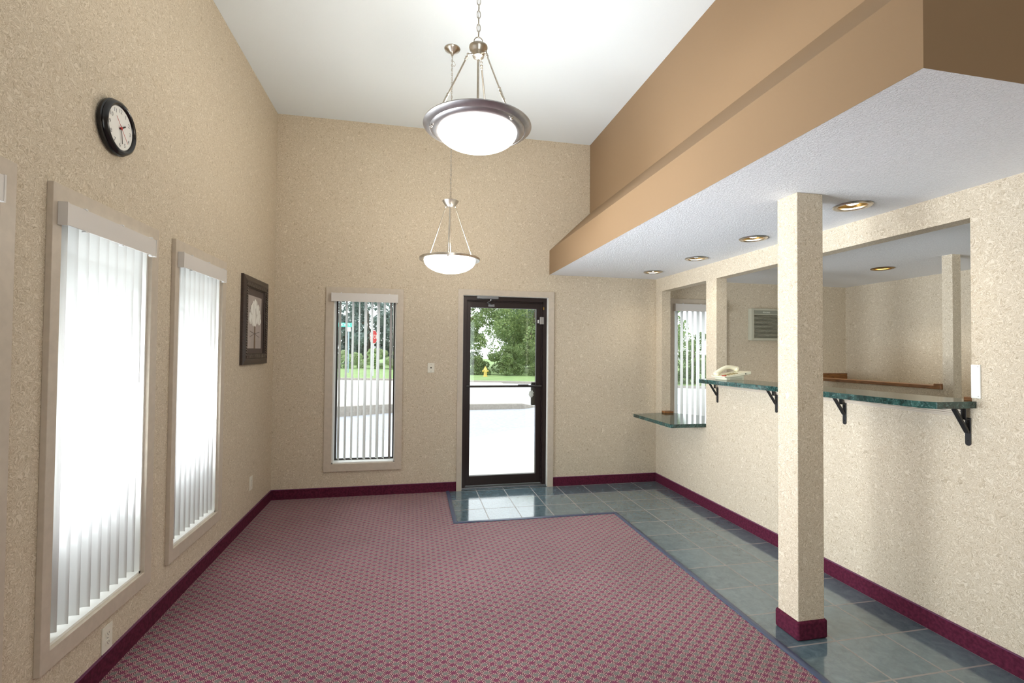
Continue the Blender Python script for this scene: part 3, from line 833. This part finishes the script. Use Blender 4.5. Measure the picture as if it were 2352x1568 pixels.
# added pendant, unseen behind the viewpoint, to brighten the near walls
p0 = p1.copy(); col.objects.link(p0); p0.location = (1.70, -5.75, pz_)
p0['label'] = 'added unseen bowl pendant behind the viewpoint, fill for the near walls'
for ch in list(p1.children):
    c = ch.copy(); col.objects.link(c); c.parent = p0; c.matrix_parent_inverse = ch.matrix_parent_inverse.copy()
# pendant by the entrance (flat ring)
qx, qy, qz = 1.665, -1.447, 2.246
p2 = thing('pendant_light', 'smaller looking hanging bowl light farther away, near the entrance door', 'pendant light', (qx, qy, qz), 'bowl pendants hanging from the high ceiling')
MB().lathe([(.205, .008), (.236, .008), (.2385, .005), (.2385, -.008), (.236, -.011), (.208, -.014), (.200, -.012), (.200, .004), (.205, .008)], (qx, qy, qz), 96).build('rim', M['nickel'], p2, smooth=True)
gp = [(.2035, -.008)] + [(.203 * math.cos(t), -.010 - .104 * math.sin(t)) for t in [PI / 2 * k / 14 for k in range(1, 14)]] + [(.0005, -.114)]
MB().lathe(gp, (qx, qy, qz), 96).build('glass_bowl', M['bowl'], p2, smooth=True)
MB().lathe([(.0001, .462), (.062, .464), (.065, .461), (.062, .456), (.045, .430), (.028, .412), (.0001, .410)], (qx, qy, qz), 48).build('hub', M['nickel'], p2, smooth=True)
MB().tube([(qx, qy, qz + .412), (qx, qy, qz - .01)], .006, 12).build('center_rod', M['nickel'], p2, smooth=True)
for an in (22, 142, 262):
    t = R(an); d = Vector((math.cos(t), math.sin(t), 0)); c = Vector((qx, qy, qz))
    A = c + d * .044 + Vector((0, 0, .425)); A1 = c + d * .054 + Vector((0, 0, .395)); B = c + d * .214 + Vector((0, 0, .006))
    q = MB(); q.tube([A, A1], .0028, 8); q.ball(A1, .005, 8, 6); q.tube([A1, B], .0042, 10); q.ball(A, .005, 8, 6); q.build('support_rod', M['nickel'], p2, smooth=True)
    q = MB(); q.ball(c + d * .219 + Vector((0, 0, -.016)), .006, 10, 7); q.build('finial', M['nickel'], p2, smooth=True)
chain_mesh(qx, qy, qz + .462, H - .068, .0018, .024, .0058).build('chain', M['nickel'], p2, smooth=True)
q = MB(); q.tube([(qx + .004, qy, H - .095), (qx + .020, qy, H - .11), (qx + .026, qy, H - .13), (qx + .018, qy, H - .14), (qx + .006, qy, H - .135)], .002, 6); q.build('spare_chain_end', M['nickel'], p2, smooth=True)
canopy(qx, qy, p2)
def bulb(x, y, z, power, c=(1, .94, .83), r=.14):
    d = bpy.data.lights.new('pendant_bulb', 'POINT'); d.energy = power; d.color = c; d.shadow_soft_size = r
    o = bpy.data.objects.new('pendant_bulb', d); col.objects.link(o); o.location = (x, y, z); return o
bulb(px_ + .06, py_, pz_ + .03, 20); bulb(1.75, -5.75, pz_ + .03, 14); bulb(qx + .06, qy, qz + .04, 32)  # the middle bulb serves the added pendant behind the viewpoint

# ------------------------------------------------------------------ recessed lights
def downlight(x, y, label, ring=M['nickel'], group='recessed lights of the lowered ceiling', power=8):
    t = thing('recessed_light', label, 'ceiling light', (x, y, ZS), group)
    MB().lathe([(.080, .003), (.082, -.001), (.098, -.001), (.100, -.004), (.094, -.010), (.080, -.010), (.076, -.004), (.078, .02)], (x, y, ZS), 48).build('trim_ring', ring, t, smooth=True)
    MB().lathe([(.078, .002), (.066, .030), (.056, .055), (.054, .085)], (x, y, ZS), 40).build('reflector', M['brass'], t, smooth=True)
    MB().ball((x, y, ZS + .040), .050, 24, 12, (1, 1, .75)).build('lamp_bulb', M['lamp'], t, smooth=True)
    d = bpy.data.lights.new('downlight_beam', 'SPOT'); d.energy = power; d.spot_size = R(135); d.spot_blend = .9; d.color = (1, .88, .70); d.shadow_soft_size = .04
    o = bpy.data.objects.new('downlight_beam', d); col.objects.link(o); o.location = (x, y, ZS - .012)
    return t
dl = ['recessed ceiling light farthest away, nearest the far wall', 'second recessed ceiling light from the far wall', 'recessed ceiling light just left of the pillar top', 'largest looking recessed ceiling light, just right of the pillar top']
for (x, y), l in zip(LIGHTS, dl): downlight(x, y, l)
downlight(OLIGHT[0], OLIGHT[1], 'recessed ceiling light in the office, seen through the wide opening', M['brass'], None, 34)

# ------------------------------------------------------------------ air conditioner
ax0, ax1, az_0, az_1, ay = 5.478, 6.085, 1.685, 2.078, -.062
ac = thing('air_conditioner', 'grey green wall air conditioner with a louvred front in the office', 'air conditioner', ((ax0 + ax1) / 2, 0, az_0))
M['ac'] = simple('aged_grey_plastic', srgb(186, 184, 166), .45); M['acd'] = simple('dark_grille_recess', srgb(70, 64, 50), .6); M['acb'] = simple('grey_header_band', srgb(140, 142, 128), .4)
q = MB(); q.box(ax0, ax0 + .04, ay, 0, az_0, az_1); q.box(ax1 - .04, ax1, ay, 0, az_0, az_1); q.box(ax0 + .04, ax1 - .04, ay, 0, az_1 - .022, az_1); q.box(ax0 + .04, ax1 - .04, ay, 0, az_0, az_0 + .026); q.box(ax0 + .04, ax1 - .04, ay, 0, az_1 - .078, az_1 - .066)
q.build('body', M['ac'], ac, bevel=.003)
MB().box(ax0 + .04, ax1 - .04, ay + .004, -.02, az_1 - .066, az_1 - .022).build('header_band', M['acb'], ac)
MB().box(ax0 + .04, ax1 - .04, -.03, -.02, az_0 + .026, az_1 - .078).build('grille_back', M['acd'], ac)
for k in range(18):
    z = az_0 + .034 + k * (az_1 - .086 - az_0 - .030) / 17.4
    MB().obox((( ax0 + ax1) / 2, ay + .013, z), (1, 0, 0), (0, 1, .45), (0, -.45, 1), (ax1 - ax0) / 2 - .041, .012, .0022).build('louvre', M['ac'], ac)
V, Fc = text_mesh('FEDDERS', .026)
MB().add([(ax0 + .215 + v.x * 1.0, ay + .0032 - v.z, az_1 - .045 + v.y) for v in V], Fc).build('nameplate', simple('pale_lettering', srgb(225, 226, 215), .5), ac)
q = MB(); q.box(ax0 + .38, ax0 + .44, ay + .002, ay + .004, az_1 - .052, az_1 - .038); q.build('control_slot', M['slot'], ac)

# ------------------------------------------------------------------ telephone on the counter
ph = thing('telephone', 'cream desk telephone with handset and red button on the marble counter', 'telephone', (4.125, -1.505, Z_UP))
M['phone'] = simple('cream_phone_plastic', srgb(228, 224, 200), .35)
# local frame: low front end towards the lobby (-x), handset on the far side (+y)
def pp(x, y, z): return (4.125 - y, -1.505 + x, Z_UP + z)
pz = .006
body = MB(); prof_ = [(.115, .030), (-.14, .075), (-.145, .072), (-.145, .052), (-.10, .044), (.06, .022), (.115, .020)]
body.prism([pp(-.085, y, z + pz) for y, z in prof_], (0, .19, 0)); body.build('body', M['phone'], ph, bevel=.005, seg=3)
st = MB(); st.prism([pp(-.07, y, z) for y, z in [(.085, 0), (-.085, 0), (-.085, .050), (-.03, .040), (.085, .024)]], (0, .16, 0)); st.build('stand', M['phone'], ph, bevel=.003)
for z in (.012, .022):
    a0, b0 = pp(-.0706, .05, z), pp(-.0695, -.07, z + .0025)
    MB().box(a0[0], b0[0], a0[1], b0[1], a0[2], b0[2]).build('stand_slot', M['slot'], ph)
hs = MB(); pts = []
for k in range(15):
    s_ = k / 14; pts.append(pp(.055, .105 - .215 * s_, .050 + .045 * s_ + .038 * math.sin(PI * s_)))
hs.tube(pts, [.017 + .008 * abs(1 - 2 * q / 14) ** 3 for q in range(15)], 14)
hs.ball(pp(.055, .095, .052), .027, 16, 9, (1, 1, .8)); hs.ball(pp(.055, -.100, .096), .027, 16, 9, (1, 1, .8))
hs.build('handset', M['phone'], ph, smooth=True)
sl_dir = Vector((.25, 0, .045)).normalized(); nrm = Vector((-.045, 0, .25)).normalized()
keys = MB()
for r in range(4):
    for c in range(3):
        yy = .055 - r * .026
        p = Vector(pp(-.060 + c * .024, yy, 0)); p.z = Z_UP + pz + .030 + (.115 - yy) * .1765 + .002
        keys.obox(p, (0, 1, 0), sl_dir, nrm, .008, .006, .003)
keys.build('keypad', simple('tan_keys', srgb(150, 138, 100), .5), ph)
p = Vector(pp(-.055, .098, 0)); p.z = Z_UP + pz + .030 + .017 * .1765 + .003
MB().obox(p, (0, 1, 0), sl_dir, nrm, .020, .010, .004).build('red_button', simple('red_button', srgb(160, 60, 45), .4), ph, bevel=.001)
MB().ball(pp(-.0855, -.09, .060), .005, 8, 6).build('jack_hole', M['slot'], ph)

# ------------------------------------------------------------------ outdoors
GZ = -.12
def ground(name, pts, z, mat, t=.1):
    return struct(MB().prism([(x, y, z) for x, y in pts], (0, 0, -t)).build(name, mat))
M['conc'] = simple('pale_concrete', srgb(206, 203, 196), .8, noise=(3, .04), bump=(60, .2, .003))
M['asph'] = simple('weathered_asphalt', srgb(166, 168, 175), .85, noise=(14, .10), bump=(120, .4, .004))
M['asph2'] = simple('pale_patched_asphalt', srgb(184, 188, 194), .85, noise=(9, .05))
M['road'] = simple('pale_road_concrete', srgb(190, 192, 194), .85, noise=(2, .03))
M['kerb'] = simple('kerb_concrete', srgb(150, 144, 136), .85, noise=(20, .1))
def grass_mat():
    m = NT('mown_grass'); f = m.ss(m.noise(1.2, 5, .7), .3, .7); g = m.ss(m.noise(30, 4, .7), .3, .7)
    c = m.mix(f, srgb(118, 146, 88), srgb(148, 168, 108)); c = m.mix(m.math('MULTIPLY', g, .4), c, srgb(98, 126, 72)); m.base(c); m.bsdf.inputs['Roughness'].default_value = .9
    return m.mat
M['grass'] = grass_mat()
ground('outside_ground', [(-40, .17), (70, .17), (70, 100), (-40, 100)], GZ - .14, M['asph'])
ground('sidewalk', [(-3, .16), (14, .16), (14, 1.78), (-3, 1.78)], -.03, M['conc'], .15)
ground('parking_lot_pale', [(-14, 1.78), (30, 1.78), (30, 8.2), (6.4, 6.5), (4.066, 5.018), (2.483, 3.856), (-14, 3.2)], GZ - .001, M['asph2'])
ground('parking_lot', [(-14, 3.2), (2.483, 3.856), (4.066, 5.018), (6.4, 6.5), (30, 8.2), (30, 17), (-14, 17)], GZ - .002, M['asph'])
# raised kerb island, its height falling to the right
kb = MB(); kp = [(-14, 3.6, .26), (-4, 5.4, .26), (-.15, 7.2, .24), (.79, 7.7, .22), (2.98, 8.10, .15), (4.5, 8.12, .14), (4.95, 8.5, .02)]
V = []; Fc = []
for (x, y, h) in kp: V += [(x, y, GZ - .01), (x, y, GZ + h), (x - .0, y + .20, GZ + h), (x, y + .20, GZ - .01)]
for i in range(len(kp) - 1):
    for k in range(4): Fc.append((i * 4 + k, i * 4 + (k + 1) % 4, (i + 1) * 4 + (k + 1) % 4, (i + 1) * 4 + k))
Fc += [(0, 1, 2, 3), tuple(4 * (len(kp) - 1) + k for k in range(4))]
kb.add(V, Fc); struct(kb.build('kerb', M['kerb']))
isl = MB(); V = []; Fc = []
for (x, y, h) in kp: V += [(x, y + .2, GZ + h - .001), (x + (1.2 if x > 4 else 0), 21.5, GZ + .02)]
Fc = [(2 * i, 2 * i + 2, 2 * i + 3, 2 * i + 1) for i in range(len(kp) - 1)]
isl.add(V, Fc); struct(isl.build('concrete_apron', M['conc']))
ground('road', [(-40, 9), (-14, 9), (4.9, 9.2), (40, 4), (40, 18.5), (7.3, 18.5), (4.3, 19.6), (-3, 22.6), (-40, 30)], GZ + .01, M['road'], .09)
ground('far_kerb', [(-40, 29.7), (-3, 22.3), (4.3, 19.3), (7.3, 18.2), (16, 13.6), (16, 13.9), (7.3, 18.5), (4.3, 19.6), (-3, 22.6), (-40, 30)], GZ + .12, M['kerb'], .2)
lawn = MB().prism([(x, y, GZ + .11) for x, y in [(-40, 30), (-3, 22.6), (4.3, 19.6), (7.3, 18.5), (16, 13.9), (60, 10), (60, 90), (-40, 90)]], (0, 0, -.2)).build('lawn', M['grass'])
tag(lawn, 'strip of mown green grass beyond the road', 'grass', kind='stuff')
# leaves and foliage
def leaf_mat(name, a, b, c_):
    m = NT(name); co = m.n('ShaderNodeNewGeometry').outputs['Random Per Island']
    f = m.ss(m.noise(.5, 2), .35, .65)
    c = m.mix(co, a, b); c = m.mix(m.math('MULTIPLY', f, .5), c, c_); m.base(c); m.bsdf.inputs['Roughness'].default_value = .5
    tr = m.n('ShaderNodeBsdfTranslucent'); m.l(c, tr.inputs[0])
    mx = m.n('ShaderNodeMixShader'); mx.inputs[0].default_value = .35
    m.l(m.bsdf.outputs[0], mx.inputs[1]); m.l(tr.outputs[0], mx.inputs[2]); m.l(mx.outputs[0], m.out.inputs[0])
    return m.mat
M['leafA'] = leaf_mat('green_maple_leaves', srgb(96, 124, 72), srgb(158, 174, 112), srgb(120, 146, 96))
M['leafB'] = leaf_mat('haze_tinted_dark_leaves', srgb(104, 122, 116), srgb(138, 154, 148), srgb(122, 142, 138))  # distant haze mixed in as a lighter, bluish leaf colour
M['leafC'] = leaf_mat('light_shrub_leaves', srgb(136, 164, 100), srgb(180, 198, 150), srgb(170, 180, 140))
M['leafD'] = leaf_mat('hedge_leaves', srgb(90, 114, 66), srgb(140, 158, 100), srgb(108, 130, 84))
M['bark'] = simple('grey_brown_bark', srgb(92, 82, 70), .9, noise=(8, .2))
def leaves_mesh(name, mat, clumps, per, size, seed):
    rg = np.random.default_rng(seed); P = []
    for (cx, cy, cz, rx, ry, rz) in clumps:
        d = rg.normal(size=(per, 3)); d /= np.linalg.norm(d, axis=1)[:, None]
        rr = rg.uniform(.45, 1.0, per) ** .5
        P.append(np.array([cx, cy, cz]) + d * rr[:, None] * np.array([rx, ry, rz]))
    P = np.concatenate(P); n = len(P)
    u = rg.normal(size=(n, 3)); u /= np.linalg.norm(u, axis=1)[:, None]
    w = rg.normal(size=(n, 3)); w -= (w * u).sum(1)[:, None] * u; w /= np.linalg.norm(w, axis=1)[:, None]
    s = size * rg.uniform(.6, 1.3, n)[:, None]
    V = np.stack([P - u * s, P - w * s * .55, P + u * s, P + w * s * .55], 1).reshape(-1, 3)
    me = bpy.data.meshes.new(name); me.vertices.add(4 * n); me.vertices.foreach_set('co', V.astype(np.float32).ravel())
    me.loops.add(4 * n); me.loops.foreach_set('vertex_index', np.arange(4 * n, dtype=np.int32))
    me.polygons.add(n); me.polygons.foreach_set('loop_start', np.arange(0, 4 * n, 4, dtype=np.int32)); me.polygons.foreach_set('loop_total', np.full(n, 4, dtype=np.int32))
    me.update(); me.validate(); me.materials.append(mat)
    return me
def tree(name, x, y, h, r, mat, label, seed, clumps=46, per=300, size=.15, low=.12, cat='tree', group=None):
    t = thing(name, label, cat, (x, y, GZ + .1), group)
    rd = random.Random(seed); C = []
    for k in range(clumps):
        a = rd.uniform(0, 2 * PI); zf = rd.uniform(low, 1.0); prof = math.sin(PI * (.12 + .80 * zf)) ** .7
        q = r * prof * rd.uniform(.3, 1.0); s = r * rd.uniform(.20, .34)
        C.append((x + q * math.cos(a), y + q * math.sin(a), GZ + h * zf * .93, s, s, s * .75))
    o = bpy.data.objects.new('crown', leaves_mesh('crown', mat, C, per, size, seed)); col.objects.link(o)
    o.parent = t; o.matrix_parent_inverse = Matrix.Translation(-t.location)
    tk = MB(); tk.tube([(x, y, GZ + .05), (x + .05, y, GZ + h * .3), (x - .05, y + .05, GZ + h * .75)], [h * .028, h * .02, h * .008], 10)
    for k in range(5):
        c = C[k * 7 % len(C)]
        tk.tube([(x, y, GZ + h * (.25 + .09 * k)), ((x + c[0]) / 2, (y + c[1]) / 2, c[2] * .7 + GZ + h * .1), c[:3]], [h * .011, h * .007, h * .003], 6)
    tk.build('trunk' if cat == 'tree' else 'stem', M['bark'], t, smooth=True)
    return t
tree('leafy_tree', 10.6, 29.5, 9.5, 4.2, M['leafA'], 'large green tree behind the hydrant, right half of the door glass', 3, 80, 620, .085)
tree('leafy_tree', 5.6, 33.5, 9.0, 3.2, M['leafA'], 'loose yellowish green tree at the left of the door glass, sky showing through', 11, 44, 520, .085)
tree('leafy_tree', 16.5, 25, 9.5, 4.2, M['leafA'], 'green tree right of the door view, seen through the office window', 5, 50, 420, .10)
tree('dark_tree', -3.5, 50, 8.0, 4.2, M['leafB'], 'dark haze-tinted tree seen in the left part of the far window', 7, 40, 220, .19)
tree('dark_tree', 1.4, 48, 7.2, 4.0, M['leafB'], 'dark haze-tinted tree seen in the right part of the far window', 8, 46, 240, .19)
tree('dark_tree', -9.5, 49, 8.5, 4.4, M['leafB'], 'dark tree at the far left edge of the far window view', 9, 36, 220, .2)
tree('dark_tree', 13.5, 38, 7.0, 4.2, M['leafB'], 'dark tree filling the gap behind the green trees', 10, 40, 220, .2)
shr = [(5.2, 25.8, 1.25, 1.3, 'dark green shrub behind the fire hydrant', 'leafD'), (7.3, 25.3, 1.9, 1.5, 'tall green shrub just right of the fire hydrant', 'leafD'), (9.4, 24.2, 1.8, 1.5, 'dense green shrub low at the right of the door view', 'leafD'), (11.6, 23.2, 1.9, 1.5, 'green shrub hidden partly by the right door stile', 'leafD'),
       (-4.0, 36.5, 1.5, 1.5, 'pale shrub low at the left of the far window', 'leafC'), (-1.7, 36, 1.7, 1.4, 'pale shrub behind the stop sign post', 'leafC'), (.6, 35, 1.9, 1.5, 'pale shrub at the right of the far window', 'leafC'), (-6.3, 37, 1.5, 1.5, 'pale shrub at the far left, beyond the street sign', 'leafC'),
       (13.0, 17.2, 2.6, 1.5, 'green shrub seen left in the office window', 'leafD'), (15.2, 16.4, 2.8, 1.6, 'green shrub seen at the right of the office window', 'leafD')]
for k, (x, y, h, r, l, mt) in enumerate(shr):
    tree('shrub', x, y, h, r, M[mt], l, 40 + k, 20, 420, .055, .1, 'shrub', 'shrubs along the lawn')
# hydrant
hx, hy = 5.65, 23.2; hz = GZ + .11
M['hyd'] = simple('yellow_hydrant_paint', srgb(206, 180, 96), .45)
hd = thing('fire_hydrant', 'small yellow fire hydrant on the grass seen through the door', 'fire hydrant', (hx, hy, hz))
MB().lathe([(.0001, 0), (.15, 0), (.15, .04), (.10, .06), (.095, .36), (.125, .38), (.125, .41), (.10, .43), (.09, .50), (.05, .56), (.0001, .575)], (hx, hy, hz), 24).build('barrel', M['hyd'], hd, smooth=True)
MB().lathe([(.0001, 0), (.03, 0), (.03, .05), (.0001, .05)], (hx, hy, hz + .57), 6).build('top_nut', M['hyd'], hd)
for s in (-1, 1):
    MB().lathe([(.055, .08), (.055, .15), (.065, .15), (.065, .18), (.0001, .185)], (hx, hy, hz + .33), 16, (s, 0, 0)).build('nozzle', M['hyd'], hd, smooth=True)
MB().lathe([(.06, .08), (.065, .14), (.075, .15), (.075, .18), (.0001, .185)], (hx, hy, hz + .32), 16, (0, -1, 0)).build('nozzle', M['hyd'], hd, smooth=True)
# stop sign and street sign
sgx, sgy = -.92, 24.3; gz = GZ + .1
sg = thing('stop_sign', 'red stop sign on a pale post, half hidden behind a blind slat', 'sign', (sgx, sgy, gz))
MB().box(sgx - .03, sgx + .03, sgy, sgy + .04, gz, gz + 2.75).build('post', simple('galvanised_post', srgb(205, 212, 220), .5), sg)
ca, sa = math.cos(R(63)), math.sin(R(63))
def sp(u, z, d): return (sgx + u * ca + d * sa, sgy - .02 + u * sa - d * ca, gz + 2.32 + z)
for rr, dd, mt, nm in ((.44, .0, M['white'], 'border'), (.405, .012, simple('stop_red', srgb(196, 60, 66), .5), 'face')):
    MB().prism([sp(rr * math.cos(PI / 8 + k * PI / 4), rr * math.sin(PI / 8 + k * PI / 4), dd) for k in range(8)], Vector(sp(0, 0, .012)) - Vector(sp(0, 0, 0))).build(nm, mt, sg)
V, Fc = text_mesh('STOP', .34)
MB().add([sp(v.x, v.y, .026 + v.z) for v in V], Fc).build('lettering', M['white'], sg)
ssx, ssy = -2.83, 28.2
ss_ = thing('street_sign', 'teal street name sign on a blue grey post in the far window', 'sign', (ssx, ssy, gz))
MB().box(ssx - .035, ssx + .035, ssy, ssy + .05, gz, gz + 3.05).build('post', simple('blue_grey_post', srgb(150, 170, 185), .5), ss_)
MB().box(ssx - .80, ssx + .28, ssy - .03, ssy - .01, gz + 3.06, gz + 3.34).build('name_plate', simple('teal_sign_face', srgb(70, 180, 170), .5), ss_)
MB().box(ssx - .09, ssx + .13, ssy - .02, ssy + .04, gz + 2.76, gz + 3.06).build('sign_bracket', M['white'], ss_)
V, Fc = text_mesh('PKWY', .26)
MB().add([(ssx - .26 + v.x, ssy - .032 - v.z, gz + 3.20 + v.y) for v in V], Fc).build('lettering', M['white'], ss_)
